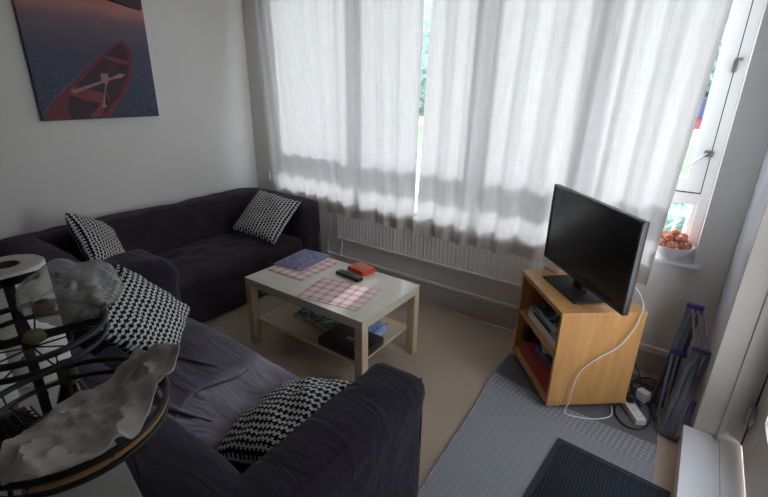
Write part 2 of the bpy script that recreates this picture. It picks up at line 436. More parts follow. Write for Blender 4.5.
# baseboards + pipes
b = bm_(); box(b, 0.0, 3.60, -.018, 0, 0, .115, .003); box(b, 0.0, 3.60, -.030, 0, .115, .135, .006)
struct('baseboard_window', b, 'skirt', True)
b = bm_(); box(b, 0, .018, YB, -.02, 0, .12, .004); struct('baseboard_left', b, 'skirt', True)
b = bm_(); tube(b, [(.9, -.040, .178), (3.55, -.040, .172)], .011, 10)
struct('trim_3', b, 'rad', True)['label'] = 'painted heating pipe running along above the skirting'

# ------------------------------------------------------------------ window
win = sempty('window_1', 'wide white framed window behind the curtains')
YW0, YW1 = .13, .18
b = bm_()
mull = [1.22, 2.20, 2.82]
box(b, WX0, WX0 + .05, YW0, YW1, WZ0, WZ1, .003); box(b, 3.418, WX1, YW0 - .02, YW1, WZ0, WZ1, .003)
for x in mull: box(b, x - .022, x + .022, YW0, YW1, WZ0, WZ1, .003)
box(b, WX0, WX1, YW0, YW1, WZ1 - .05, WZ1, .003); box(b, WX0, WX1, YW0, YW1, WZ0, .775, .003); box(b, WX0, WX1, YW0, YW1, .975, 1.036, .003)
box(b, 3.398, 3.42, YW0, YW1, .775, .975, .003)
obj('window_frame', b, 'upvc', win)
xs = [WX0 + .05] + [q for x in mull for q in (x - .022, x + .022)] + [3.418]
for i in range(0, len(xs), 2):
    a, c = xs[i] + .004, xs[i + 1] - .004
    last = i == len(xs) - 2; s = bm_(); t = .045; tr = .073 if last else .045
    box(s, a, a + t, YW0 - .012, YW1 - .01, 1.044, WZ1 - .055, .003); box(s, c - tr, c, YW0 - .012, YW1 - .01, 1.044, WZ1 - .055, .003)
    box(s, a + t, c - tr, YW0 - .012, YW1 - .01, 1.044, 1.115, .003); box(s, a + t, c - tr, YW0 - .012, YW1 - .01, WZ1 - .11, WZ1 - .055, .003)
    so = obj('sash', s, 'upvc', win)
    obj('upper_pane', box(bm_(), a + t, c - tr, .150, .154, 1.115, WZ1 - .11), 'glass', so, False)
    obj('lower_pane', box(bm_(), xs[i], xs[i + 1] - (.02 if i == len(xs) - 2 else 0), .150, .154, .775, .975), 'glass', win, False)
g = bm_(); box(g, xs[-1] - .0035, xs[-1] + .0005, YW0 + .001, YW1 - .012, 1.036, WZ1 - .05); box(g, xs[-2], xs[-1], YW0 + .001, YW1 - .012, 1.036, 1.0435)  # dark strips drawn in as the shadow gap beside the sash
obj('sash_shadow_line', g, 'seal', win, False)
h = bm_(); box(h, 3.385, 3.425, YW0 - .028, YW0 - .010, 1.232, 1.262, .003)
tube(h, [(3.40, YW0 - .03, 1.25), (3.385, YW0 - .045, 1.24), (3.332, YW0 - .045, 1.175)], .0042)
obj('window_handle', h, 'steel', win)
h = bm_(); box(h, 3.405, 3.425, YW0 - .026, YW0 - .011, 1.63, 1.69, .004); box(h, 3.41, 3.44, YW0 - .030, YW0 - .018, 1.68, 1.695, .003)
obj('window_catch', h, 'steel', win)
obj('sill', box(bm_(), WX0 - .03, WX1 + .035, -.028, .135, .672, .694, .004), 'gloss', win)

# ------------------------------------------------------------------ curtains
def curtain(name, label, xl, xr, ztop, zbot, seed, fn_left, fn_right):
    root = thing(name, label, 'curtain', ((xl + xr) / 2, -.08, zbot), 0, 'long off white linen curtains')
    ox, oy, oz = root.location
    nx, nz = int((xr - xl) / .0085), 46
    def P(i, j):
        t = i / nx; z = zbot + (ztop - zbot) * j / nz
        a, c = fn_left(z), fn_right(z); x = a + (c - a) * t
        s = (xl + (xr - xl) * t)
        ph = s * 2 * PI / .17 + 2.6 * noise.noise(Vector((s * 2.2, seed, z * .3)))
        amp = (.018 + .009 * noise.noise(Vector((s * 3, seed + 5, 0)))) * (.75 + .25 * (ztop - z) / (ztop - zbot))
        y = (-.083 if x > 1.05 else -.066) + amp * (1 if x > 1.05 else .6) * math.sin(ph) + .005 * math.sin(ph * 2.3 + 1 + z) + .006 * noise.noise(Vector((s * 6, z * 2.5, seed)))
        zz = z + .007 * math.sin(ph * .5 + seed) * (1 - j / nz)
        if z < .66:
            k = math.exp(-((x - 3.0) / .16) ** 2) * min(1, (.66 - z) / .08); y = y * (1 - k) + (-.040) * k
        return Vector((x, y, zz))
    bm = bm_(); g = [[bm.verts.new(P(i, j) - Vector((ox, oy, oz))) for j in range(nz + 1)] for i in range(nx + 1)]
    for i in range(nx):
        for j in range(nz): bm.faces.new((g[i][j], g[i + 1][j], g[i + 1][j + 1], g[i][j + 1]))
    obj('drape', bm, 'curtain', root)
    bm = bm_(); off = Vector((0, -.003, 0))
    hem = [[bm.verts.new(P(i, j * 1.75 / 3) + off - Vector((ox, oy, oz))) for j in range(4)] for i in range(nx + 1)]
    for i in range(nx):
        for j in range(3): bm.faces.new((hem[i][j], hem[i + 1][j], hem[i + 1][j + 1], hem[i][j + 1]))
    obj('hem', bm, 'hem', root)
    return root
lerp = lambda a, b, t: a + (b - a) * t
zt = lambda z: (z - .55) / (2.1 - .55)
curtain('curtain', 'off white linen curtain nearer the room corner, hanging behind the far sofa arm', .22, 1.81, 2.50, .555, 1.0,
        lambda z: lerp(.34, .20, zt(z)), lambda z: lerp(1.812, 1.815, zt(z)))
curtain('curtain', 'wider off white linen curtain hanging behind the television', 1.83, 3.33, 2.50, .545, 9.0,
        lambda z: lerp(1.826, 1.868, zt(z)), lambda z: lerp(3.285, 3.352, zt(z)))
rod = tube(bm_(), [(.12, -.085, 2.52), (3.5, -.085, 2.52)], .012, 12)
tag(obj('curtain_rod', rod, 'whiteplastic'), 'white curtain rod above the tall window', 'rod')

# ------------------------------------------------------------------ radiator
rad = thing('radiator', 'long ribbed white radiator below the window curtains', 'radiator', (1.03, -.03, .33))
b = bm_(); L = 1.72; nf = 52
for i in range(nf):
    x = i * L / nf; p = L / nf
    prof = [(x, -.012), (x + p * .2, -.0165), (x + p * .55, -.0165), (x + p * .75, -.012), (x + p, -.012)]
    for (xa, ya), (xb, yb) in zip(prof, prof[1:]):
        vs = [b.verts.new((xa, ya, .012)), b.verts.new((xb, yb, .012)), b.verts.new((xb, yb, .300)), b.verts.new((xa, ya, .300))]; b.faces.new(vs)
box(b, 0, L, -.008, .018, 0.004, .31)
obj('panel', b, 'rad', rad, False)
b = bm_(); box(b, -.004, L + .004, -.024, .02, -.004, .014, .003)
obj('bottom_rail', b, 'gloss', rad)
b = bm_(); box(b, -.004, L + .004, -.022, .02, .298, .318, .003)
obj('top_rail', b, 'gloss', rad)
b = bm_(); tube(b, [(.03, .01, -.0), (.03, .01, -.06), (.03, -.01, -.142)], .008)
obj('inlet_pipe', b, 'rad', rad)

# ------------------------------------------------------------------ picture on left wall (canvas 0.735 wide)
pic = thing('canvas_picture', 'canvas print of a red canoe on a dark pebbled shore, hung on the wall', 'picture', (0.001, -1.24, 1.305))
obj('canvas', box(bm_(), 0, .034, -.367, .367, 0, 1.0, .003), 'canvas', pic)
def flat(name, pts, m, x, parent):
    bm = bm_(); A = [bm.verts.new((x, p[0] + 1.24, p[1] - 1.305)) for p in pts]; B = [bm.verts.new((x - .003, p[0] + 1.24, p[1] - 1.305)) for p in pts]
    bm.faces.new(A); bm.faces.new(B[::-1])
    for i in range(len(pts)): bm.faces.new((A[i], A[(i + 1) % len(pts)], B[(i + 1) % len(pts)], B[i]))
    bmesh.ops.triangulate(bm, faces=[f for f in bm.faces if len(f.verts) > 4])
    return obj(name, bm, m, parent, False)
hull = [(-1.047, 1.804), (-1.012, 1.76), (-.998, 1.70), (-1.008, 1.62), (-1.045, 1.54), (-1.10, 1.45), (-1.16, 1.38), (-1.22, 1.3085), (-1.598, 1.3085), (-1.598, 1.355), (-1.54, 1.42), (-1.45, 1.50), (-1.357, 1.58), (-1.28, 1.65), (-1.209, 1.702), (-1.12, 1.765)]
hu = flat('printed_canoe', hull, 'canoe', .0352, pic)
def sub(name, pts, m, x): return flat(name, pts, m, x, hu)
inner = [(-1.062, 1.785), (-1.03, 1.72), (-1.03, 1.65), (-1.065, 1.56), (-1.12, 1.47), (-1.22, 1.37), (-1.28, 1.3085), (-1.45, 1.3085), (-1.46, 1.36), (-1.43, 1.46), (-1.36, 1.53), (-1.26, 1.62), (-1.17, 1.70)]
sub('canoe_hollow', inner, 'canoe_in', .0362)
sub('gunwale', [(-1.598, 1.358), (-1.54, 1.423), (-1.45, 1.503), (-1.357, 1.583), (-1.28, 1.653), (-1.209, 1.705), (-1.12, 1.768), (-1.047, 1.806), (-1.055, 1.797), (-1.13, 1.752), (-1.215, 1.692), (-1.29, 1.637), (-1.36, 1.568), (-1.455, 1.488), (-1.545, 1.405), (-1.598, 1.345)], 'canoe_lip', .0370)
sub('gunwale', [(-1.225, 1.3085), (-1.17, 1.375), (-1.108, 1.448), (-1.05, 1.54), (-1.013, 1.62), (-1.003, 1.70), (-1.018, 1.70), (-1.028, 1.63), (-1.066, 1.54), (-1.125, 1.45), (-1.19, 1.385), (-1.255, 1.3085)], 'canoe_seat', .0370)
sub('thwart', [(-1.195, 1.69), (-1.165, 1.70), (-1.03, 1.668), (-1.028, 1.645), (-1.10, 1.655)], 'canoe_seat', .0372)
sub('thwart', [(-1.40, 1.52), (-1.36, 1.50), (-1.20, 1.46), (-1.23, 1.40), (-1.33, 1.42), (-1.44, 1.46)], 'canoe_seat', .0372)
sub('thwart', [(-1.235, 1.45), (-1.19, 1.44), (-1.27, 1.32), (-1.33, 1.3085), (-1.34, 1.325), (-1.28, 1.38)], 'canoe_seat', .0374)
pd = sub('paddle', [(-1.226, 1.590), (-1.178, 1.590), (-1.180, 1.548), (-1.196, 1.522), (-1.208, 1.522), (-1.228, 1.548)], 'paddle', .0380)
sub('paddle_shaft', [(-1.198, 1.524), (-1.209, 1.524), (-1.245, 1.400), (-1.262, 1.378), (-1.222, 1.378), (-1.232, 1.400)], 'paddle', .0380)
sub('paddle', [(-1.068, 1.588), (-1.100, 1.592), (-1.150, 1.570), (-1.146, 1.556), (-1.100, 1.562)], 'paddle', .0386)
sub('paddle_shaft', [(-1.148, 1.571), (-1.385, 1.492), (-1.425, 1.488), (-1.400, 1.462), (-1.380, 1.474), (-1.146, 1.558)], 'paddle', .0386)
flat('printed_shore', [(-1.60, 2.05), (-1.12, 2.05), (-.90, 1.995), (-.878, 2.01), (-.878, 2.12), (-1.60, 2.12)], 'shore', .0352, pic)

# ------------------------------------------------------------------ sofas
def sofa(name, label, x0, y0, rz, length, m, seatm, seed, depth=.88, H_=.66, tl=.215, hs=.43):
    """local: X along the length, +Y toward the front, origin at back corner"""
    r = thing(name, label, 'sofa', (x0, y0, 0), rz)
    t = .215
    obj('backrest', rbox(bm_(), .01, length - .01, 0, .26, .02, H_, .085, .032, puff=.012, wr=.014, seed=seed, lean=.12), m, r)
    for i, (xa, t_) in enumerate(((0, tl), (length - t, t))):
        obj('armrest', rbox(bm_(), xa, xa + t_, .01, depth, .02, H_ - .005 + (.065 if t_ > .25 else 0), .09 if t_ > .25 else .06, .028, puff=.012, wr=.012, seed=seed + 3 + i * 4), m, r)
    obj('seat', rbox(bm_(), tl - .03, length - t + .03, .20, depth - .015, .02, hs, .06, .028, puff=.018, wr=.016, seed=seed + 9), seatm, r)
    for xa in (0, length - t):
        for e in ((t - .028,) if xa else (.028,)):
            z = H_ - .010; s = bm_()
            tube(s, smoothpath([(xa + e, .10, z - .004), (xa + e, .35, z), (xa + e, .60, z), (xa + e, depth - .05, z - .008), (xa + e, depth - .012, z - .045), (xa + e, depth - .002, .35), (xa + e, depth - .004, .05)], 4), .0035, 6)
            obj('piping', s, m, r)
    for xa in (.08, length - .12):
        for ya in (.08, depth - .12): obj('foot', box(bm_(), xa, xa + .04, ya, ya + .04, 0, .03), 'dblack', r)
    return r
# far sofa: back against the left wall, front toward +x -> rotate so local +Y = +x
sofa('sofa', 'dark two seat sofa along the wall below the canoe picture', .035, -.100, -PI / 2, 1.93, 'sofa', 'sofa', 2.0, hs=.375)
# near sofa: back toward the camera side, front toward the window
s2 = sofa('sofa', 'dark charcoal sofa with light coloured into its seat, backing onto the worktop', .985, -2.445, 0, 1.815, 'sofa2', 'seat_lit', 15.0, .85, tl=.385)
# folds of the loose seat cover
f = bm_()
for pts, rr in [([(1.10, .33, .437), (1.02, .47, .447), (1.06, .62, .449), (1.02, .76, .440)], .010), ([(.62, .36, .440), (.82, .40, .448), (1.00, .37, .446), (1.2, .42, .446)], .010),
                ([(1.32, .28, .434), (1.30, .45, .447), (1.34, .60, .449), (1.33, .78, .437)], .008), ([(.55, .50, .446), (.75, .56, .450), (.95, .62, .449)], .007)]:
    sp = smoothpath(pts, 8); tube(f, sp, rr, 8, radii=[rr * (.25 + math.sin(PI * i / (len(sp) - 1))) for i in range(len(sp))])
obj('cover_fold', f, 'seat_lit', s2)

# ------------------------------------------------------------------ cushions
def cushion(label, center, eul, s, thick, bend=0, seed=0, swap=False):
    n = 26; bm = bm_(); uvl = bm.loops.layers.uv.new('UVMap'); G = {}
    def P(i, j, sd):
        u, v = -1 + 2 * i / n, -1 + 2 * j / n
        edge = min(1 - abs(u), 1 - abs(v))
        e = max(0, (1 - u * u) * (1 - v * v)) ** .42
        pin = 1 - .055 * (1 - abs(u * v)) * (abs(u) ** 4 + abs(v) ** 4) * .9
        x, y = u * s / 2 * (1 - .055 * (1 - v * v) * abs(u) ** 3), v * s / 2 * (1 - .055 * (1 - u * u) * abs(v) ** 3)
        z = sd * thick / 2 * e * (1 + .18 * noise.noise(Vector((u * 2 + seed, v * 2, sd)))) + bend * (u * u - .4) + .012 * noise.noise(Vector((u * 3, v * 3 + seed, 2)))
        return Vector((x, y, z))
    for sd in (1, -1):
        for i in range(n + 1):
            for j in range(n + 1):
                rim = i in (0, n) or j in (0, n)
                if rim and sd == -1: G[(i, j, sd)] = G[(i, j, 1)]
                else: G[(i, j, sd)] = bm.verts.new(P(i, j, sd))
    for sd in (1, -1):
        for i in range(n):
            for j in range(n):
                ids = ((i, j), (i + 1, j), (i + 1, j + 1), (i, j + 1))
                fc = bm.faces.new([G[(a, c, sd)] for a, c in ids])
                for lp, (a, c) in zip(fc.loops, ids): lp[uvl].uv = (c / n, a / n) if swap else (a / n, c / n)
    o = obj('cushion', bm, 'hound')
    rz, ry, rx = eul
    o.matrix_world = Matrix.Translation(center) @ (Matrix.Rotation(rz, 4, 'Z') @ Matrix.Rotation(ry, 4, 'Y') @ Matrix.Rotation(rx, 4, 'X'))
    return tag(o, label, 'cushion', 'black and white houndstooth cushions')
cushion('houndstooth cushion propped against the window end armrest of the far sofa', (.695, -.493, .570), (.172, .137, .689), .415, .13, seed=1)
cushion('houndstooth cushion behind the clear plastic bag, at the far sofa end away from the window', (.455, -1.605, .605), (2.148, .486, .946), .365, .14, seed=2)
cushion('houndstooth cushion standing on the near sofa beside the white paper bag', (1.632, -1.940, .628), (1.099, .835, .424), .372, .14, seed=3)
cushion('houndstooth cushion slumped beside the sofa armrest closest to the coffee table', (2.462, -1.930, .530), (1.69, -.12, -.42), .365, .15, seed=4)

# ------------------------------------------------------------------ coffee table and what is on it
TX, TY = 1.740, -.912
ct = thing('coffee_table', 'pale birch coffee table with a lower shelf', 'table', (TX, TY, 0))
obj('tabletop', box(bm_(), -.45, .45, -.275, .275, .40, .45, .002), 'lacktop', ct)
for sx in (-1, 1):
    for sy in (-1, 1):
        obj('leg', box(bm_(), sx * .425 - .025, sx * .425 + .025, sy * .25 - .025, sy * .25 + .025, 0, .40, .002), 'lack', ct)
obj('shelf', box(bm_(), -.402, .402, -.245, .245, .157, .175, .002), 'lack', ct)
ZT = .4505
cbox('placemat', (.30, .37, .003), (1.452, -.840, ZT), .03, 'check', 'red checked placemat under the blue magazine', 'placemat', 'checked paper placemats', .001)
cbox('placemat', (.385, .275, .003), (1.885, -1.010, ZT), .18, 'check', 'red checked placemat lying bare in the light streak', 'placemat', 'checked paper placemats', .001)
mg = thing('magazine', 'glossy blue and purple magazine lying on the placemat', 'magazine', (1.382, -.785, ZT + .0035), .11)
obj('pages', box(bm_(), -.114, .114, -.156, .156, 0, .005, .001), 'paper', mg)
obj('cover', box(bm_(), -.116, .116, -.158, .158, .0052, .0066), 'mag', mg)
rm = thing('remote_control', 'black remote control lying beside the orange box', 'remote', (1.792, -.806, ZT + .001), -.10)
obj('case', box(bm_(), -.095, .095, -.024, .024, 0, .020, .006), 'black', rm)
b = bm_()
for i in range(9):
    for j in range(3): box(b, -.075 + i * .017, -.066 + i * .017, -.016 + j * .012, -.009 + j * .012, .0195, .0225, .001)
obj('buttons', b, 'airer', rm)
ob = thing('card_game_box', 'small orange red box on the coffee table behind the remote', 'box', (1.795, -.690, ZT + .001), -.18)
obj('carton', box(bm_(), -.07, .07, -.052, .052, 0, .030, .002), 'orange', ob)
obj('printed_lid', box(bm_(), -.048, .048, -.034, .034, .0302, .0312), 'orangedark', ob)
ZS = .1755
bc = thing('laptop_case', 'flat black case with small pale marks on the coffee table shelf', 'case', (2.00, -1.045, ZS), .02)
obj('case_body', box(bm_(), -.150, .150, -.108, .108, 0, .052, .010), 'black', bc)
b = bm_()
for k in (0, .024): box(b, -.012 + k, -.004 + k, -.03, -.004, .0518, .0528); box(b, -.012 + k, .006 + k, -.010, -.004, .0518, .0528); box(b, -.012 + k, .002 + k, -.020, -.015, .0518, .0528)
obj('pale_mark', b, 'lack', bc)
for i, (x, y, rz, mm, lab, w, d, z) in enumerate([
        (1.60, -.915, .12, 'mag2', 'dark magazine underneath at the end of the shelf pile', .22, .16, .0),
        (1.715, -.945, -.22, 'mag2', 'teal picture magazine lying across the dark one on the shelf', .22, .15, .015)]):
    m_ = thing('magazine', lab, 'magazine', (x, y, ZS + z), rz, 'magazines on the table shelf')
    obj('pages', box(bm_(), -w / 2, w / 2, -d / 2, d / 2, 0, .013, .002), 'paper', m_)
    obj('cover', box(bm_(), -w / 2 - .001, w / 2 + .001, -d / 2 - .001, d / 2 + .001, .0131, .0142), mm, m_)
cbox('carton', (.085, .155, .045), (2.030, -.862, ZS), -.06, 'bluebox', 'blue and pink carton at the window end of the table shelf', 'box', None, .002)

# ------------------------------------------------------------------ TV stand
ts = thing('tv_stand', 'honey beech television cabinet on castors with open shelves', 'cabinet', (3.007, -.725, 0), .684)
w, d, h, z0 = .514, .417, .568, .042     # local x = plain side (d), local y = open front (w)
obj('top_panel', box(bm_(), 0, d, 0, w, h - .026, h, .002), 'beech', ts)
obj('base_panel', box(bm_(), 0, d, 0, w, z0, z0 + .026, .002), 'beech', ts)
obj('side_panel', box(bm_(), .004, d - .002, .002, .022, z0 + .026, h - .026), 'beech', ts, False)
obj('side_panel', box(bm_(), .004, d - .002, w - .022, w - .002, z0 + .026, h - .026), 'beech', ts, False)
obj('back_panel', box(bm_(), d - .012, d - .003, .022, w - .022, z0 + .026, h - .026), 'beech', ts, False)
obj('shelf', box(bm_(), .012, d - .012, .022, w - .022, .300, .322), 'beech', ts, False)
for cx in (.045, d - .045):
    for cy in (.045, w - .045):
        c = bm_(); tube(c, [(cx, cy - .009, .0225), (cx, cy + .009, .0225)], .017, 14); box(c, cx - .010, cx + .010, cy - .013, cy + .013, .030, .042)
        obj('castor', c, 'dblack', ts)
def stloc(a, bb, z): 
    c_, s_ = math.cos(.684), math.sin(.684); return (3.007 + c_ * a - s_ * bb, -.725 + s_ * a + c_ * bb, z)
R0 = .684
cbox('set_top_box', (.25, .36, .045), stloc(.155, .245, .3225), R0, 'whiteplastic', 'pale flat media box on the upper shelf of the cabinet', 'media box', None, .004)
sb = cbox('disc_player', (.24, .33, .030), stloc(.150, .245, .368), R0 + .03, 'grey_metal', 'slim silver and black player stacked on the pale media box', 'player', None, .004)
cbox('front_slot', (.004, .20, .014), (-.1215, 0, .008), 0, 'dblack', parent=sb, bev=.001)
for i, (mm, nm, lab) in enumerate([('paper', 'booklet', 'white booklet on the player in the cabinet, under the grey one'), ('mag2', 'booklet', 'topmost teal grey booklet of the cabinet pile')]):
    cbox(nm, (.20, .28, .008), stloc(.14 + .01 * i, .24, .3985 + .0085 * i), R0 - .05 + .12 * i, mm, lab, 'booklet', 'booklets on the disc player', .001)
cbox('box_file', (.20, .400, .085), stloc(.120, .250, z0 + .0265), R0, 'redcard', 'dark red box lying along the bottom shelf of the cabinet', 'box', None, .002)
cbox('book', (.17, .26, .035), stloc(.15, .20, z0 + .112), R0 + .08, 'bluecard', 'blue book on the red box, below the white papers', 'book', None, .002)
cbox('paper_stack', (.14, .16, .022), stloc(.15, .29, z0 + .148), R0 - .3, 'paper', 'white folded papers on top of the blue book', 'papers', None, .002)
bt = lathe(bm_(), [(0, 0), (.022, 0), (.024, .01), (.024, .07), (.012, .085), (.010, .1), (0, .1)], 16)
o = obj('small_bottle', bt, 'dblack'); o.location = stloc(.055, .435, z0 + .112); tag(o, 'small black bottle at the far end of the red box', 'bottle')
cbox('wooden_ruler', (.095, .022, .004), (2.815, -.235, .5685), -.45, 'tan', 'short brown wooden strip lying on the cabinet top', 'strip', None, .001)

# ------------------------------------------------------------------ TV
tv = thing('television', 'black flat screen television on the beech cabinet', 'television', (2.748, -.148, .569), -.817)
TW, TH, TZ = .73, .43, .047
b = bm_(); box(b, 0, TW, .0, .022, TZ, TZ + TH, .004); box(b, .10, TW - .10, .022, .040, TZ + .03, TZ + .30, .008)
obj('casing', b, 'black', tv)
b = bm_(); e = .011
for q in ((0, TW, TZ + TH - e, TZ + TH), (0, TW, TZ, TZ + e * 1.5), (0, e, TZ, TZ + TH), (TW - e, TW, TZ, TZ + TH)): box(b, q[0], q[1], -.006, .001, q[2], q[3], .001)
obj('bezel', b, 'bezel', tv)
obj('screen', box(bm_(), e * .9, TW - e * .9, -.002, 0, TZ + e, TZ + TH - e * .9), 'screen', tv, False)
obj('neck', box(bm_(), TW / 2 - .045, TW / 2 + .045, .0, .03, .008, TZ + .02, .003), 'dblack', tv)
obj('stand_base', box(bm_(), TW / 2 - .165, TW / 2 + .155, -.105, .075, 0.0005, .011, .004), 'dblack', tv)
# white cable down the cabinet side
side = [(3.226, -.405, .66), (3.262, -.402, .640), (3.300, -.430, .592), (3.3085, -.496, .585), (3.305, -.500, .555), (3.294, -.512, .49), (3.249, -.549, .392), (3.177, -.607, .327), (3.121, -.653, .255), (3.104, -.668, .155), (3.100, -.672, .07), (3.088, -.665, .016), (3.108, -.690, .013), (3.204, -.655, .013), (3.268, -.600, .013), (3.287, -.550, .013), (3.273, -.488, .013)]
tag(obj('power_cable', tube(bm_(), smoothpath(side, 6), .0032, 6), 'whiteplastic'), 'white cable hanging down the plain side of the television cabinet', 'cable')
wc = [(1.86, -.040, .005), (2.008, -.045, .005), (2.154, -.050, .005), (2.283, -.085, .005), (2.426, -.065, .005), (2.573, -.060, .005), (2.75, -.055, .005)]
tag(obj('floor_cable', tube(bm_(), smoothpath(wc, 6), .0035, 6), 'whiteplastic'), 'thin white cable along the carpet edge beneath the radiator', 'cable')
vc = [(.985, -.045, .62), (.981, -.060, .527), (.978, -.060, .378), (.942, -.060, .300), (.945, -.060, .209), (.955, -.070, .12), (1.0, -.08, .006)]
tag(obj('window_cable', tube(bm_(), smoothpath(vc, 6), .004, 6), 'whiteplastic'), 'white cable dropping from the curtain hem beside the radiator end', 'cable')

# ------------------------------------------------------------------ floor pieces
def slab(bm, pts, t):
    prism(bm, pts, 0.0005, t); return bm
def rugmesh(pts, t, seed, z=0.0006):
    bm = bm_(); prism(bm, pts, z, z + t)
    return bm
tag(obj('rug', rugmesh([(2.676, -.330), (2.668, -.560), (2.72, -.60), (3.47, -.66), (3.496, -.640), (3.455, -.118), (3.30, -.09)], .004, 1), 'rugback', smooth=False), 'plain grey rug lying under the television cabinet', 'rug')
rg = thing('rug', 'textured grey woven rug in the middle of the floor with a diamond woven border', 'rug', (0, 0, 0))
le = [(2.672, -.566), (2.688, -.75), (2.711, -1.018), (2.722, -1.305), (2.735, -1.534), (2.79, -2.15)]
top = [(2.672, -.566), (2.85, -.610), (3.10, -.640), (3.30, -.648), (3.496, -.652)]
obj('field', rugmesh(le + [(3.53, -2.2), (3.505, -1.0), (3.497, -.80), (3.30, -.790), (3.06, -.765), (2.85, -.715), (2.681, -.665)][::1], .005, 2, .0052), 'rug', rg, False)
obj('border', rugmesh([(2.672, -.566), (2.679, -.6655), (2.85, -.7155), (3.06, -.7655), (3.30, -.7905), (3.497, -.8005), (3.496, -.652), (3.30, -.648), (3.10, -.640), (2.85, -.610)], .0055, 3, .0052), 'rugband', rg, False)
b = bm_(); tube(b, [(x, y, .010) for x, y in le], .004, 6); obj('edge_binding', b, 'rugband', rg)
dm = thing('doormat', 'dark charcoal ribbed doormat on top of the grey rug', 'doormat', (3.113, -.878, .0115), -.075)
obj('rubber_base', box(bm_(), 0, .455, -.74, 0, 0, .005, .001), 'doormat_edge', dm)
obj('ribbed_top', box(bm_(), .028, .427, -.712, -.028, .005, .009, .001), 'doormat', dm)

# power strip, plugs, leads
ps = thing('power_strip', 'white power strip on the floor beside the cabinet', 'power strip', (3.366, -.470, .006), -1.0)
obj('housing', box(bm_(), -.092, .092, -.026, .026, 0, .034, .008), 'whiteplastic', ps)
for k in (-.045, .0, .045):
    b = bm_()
    for q in ((0, .010), (-.007, -.006), (.007, -.006)): box(b, k + .02 + q[0] - .002, k + .02 + q[0] + .002, q[1] - .003, q[1] + .003, .0338, .0345)
    obj('socket_hole', b, 'seal', ps)
tag(obj('plug', rbox(bm_(), 3.325, 3.368, -.455, -.405, .042, .085, .012, .008), 'dblack'), 'black mains plug pushed into the white power strip', 'plug')
pw = thing('plug_adapter', 'white square plug adapter on the floor behind the power strip', 'plug', (3.398, -.325, .006), -.5)
obj('housing', box(bm_(), -.028, .028, -.022, .022, 0, .055, .006), 'whiteplastic', pw)
for k, pts in enumerate([
        [(3.40, -.40, .012), (3.345, -.30, .02), (3.35, -.20, .02), (3.45, -.22, .02), (3.44, -.36, .02), (3.47, -.48, .012)],
        [(3.315, -.405, .05), (3.295, -.52, .014), (3.36, -.605, .015), (3.43, -.57, .012), (3.45, -.45, .012), (3.41, -.30, .012)],
        [(3.39, -.30, .03), (3.36, -.17, .05), (3.30, -.13, .12), (3.24, -.12, .20)],
        [(3.31, -.24, .012), (3.39, -.14, .03), (3.47, -.15, .02), (3.50, -.25, .012)],
        [(3.28, -.20, .03), (3.36, -.26, .012), (3.44, -.27, .02), (3.48, -.18, .08)]]):
    tag(obj('black_lead', tube(bm_(), smoothpath(pts, 6), .0038, 6), 'dblack'), 'black lead tangled on the floor behind the television cabinet', 'cable', 'black leads behind the cabinet')

# ------------------------------------------------------------------ folded airer by the door frame
ai = thing('clothes_airer', 'folded grey clothes airer with purple joints, leaning by the door', 'airer', (0, 0, 0))
for k in range(3):
    ox = Vector((.030 * k, -.004 * k, 0.0))
    foot = Vector((3.497, -.555, .012)) + ox * .8; knee = Vector((3.550, -.345, .385)) + ox * .95; topp = Vector((3.488, -.235, .555)) + ox * .75
    lfoot = Vector((3.445, -.33, .012)) + ox * .8; mid = Vector((3.472, -.290, .315)) + ox * .75
    b = bm_(); bar(b, foot, knee, .030, .019, (1, 0, .2), .003); obj('long_rail', b, 'airer', ai)
    b = bm_(); bar(b, lfoot, topp, .022, .020, (1, 0, 0), .003); obj('back_rail', b, 'airer', ai)
    b = bm_(); tube(b, [knee, topp + Vector((.012, -.006, 0))], .0065, 8); tube(b, [mid, Vector((mid.x + .004, mid.y - .15, .02))], .006, 8); obj('wire_rod', b, 'airer_rod', ai)
    for p in (knee, topp, mid):
        b = bm_(); box(b, p.x - .014, p.x + .014, p.y - .013, p.y + .013, p.z - .008, p.z + .014, .004); obj('joint_cap', b, 'purple', ai)
b = bm_(); bar(b, (3.585, -.50, .10), (3.596, -.46, .18), .02, .02, (0, 1, 0), .004); obj('hinge_clip', b, 'purple', ai)

# ------------------------------------------------------------------ wall socket and sill bowl
sk = thing('wall_socket', 'small white wall socket just above the far sofa armrest', 'socket', (.17, -.001, .735))
obj('faceplate', box(bm_(), -.035, .035, -.022, 0, -.03, .055, .004), 'whiteplastic', sk)
obj('switch', box(bm_(), -.01, .01, -.028, -.022, .005, .025, .002), 'whiteplastic', sk)
bw = lathe(bm_(), [(0, 0), (.045, 0), (.05, .006), (.078, .035), (.098, .066), (.104, .082), (.100, .082), (.092, .066), (.07, .036), (.04, .014), (0, .012)], 40)
o = obj('fruit_bowl', bw, 'cerbowl'); BX, BY, BZ = 3.352, .028, .6945; o.location = (BX, BY, BZ); tag(o, 'white glazed bowl of dried flowers on the window sill', 'bowl')
first = None
k = 0
for ring, (n, rr, zz) in enumerate([(8, .066, .086), (5, .042, .119), (1, .0, .140)]):
    for i in range(n):
        a = 2 * PI * i / n + ring * .4
        if first is None:
            bm = bm_(); bmesh.ops.create_icosphere(bm, subdivisions=3, radius=.0235)
            for v in bm.verts: v.co *= 1 + .22 * noise.noise(v.co * 90)
            p = obj('dried_flower', bm, 'potpourri'); first = p
        else:
            p = first.copy(); C.objects.link(p)
        p.location = (BX + rr * math.cos(a), BY + rr * math.sin(a), BZ + zz + random.uniform(-.003, .003)); p.rotation_euler = (random.random() * 6, random.random() * 6, random.random() * 6)
        tag(p, 'rounded reddish dried flower head in the sill bowl', 'dried flower', 'dried flowers in the sill bowl')

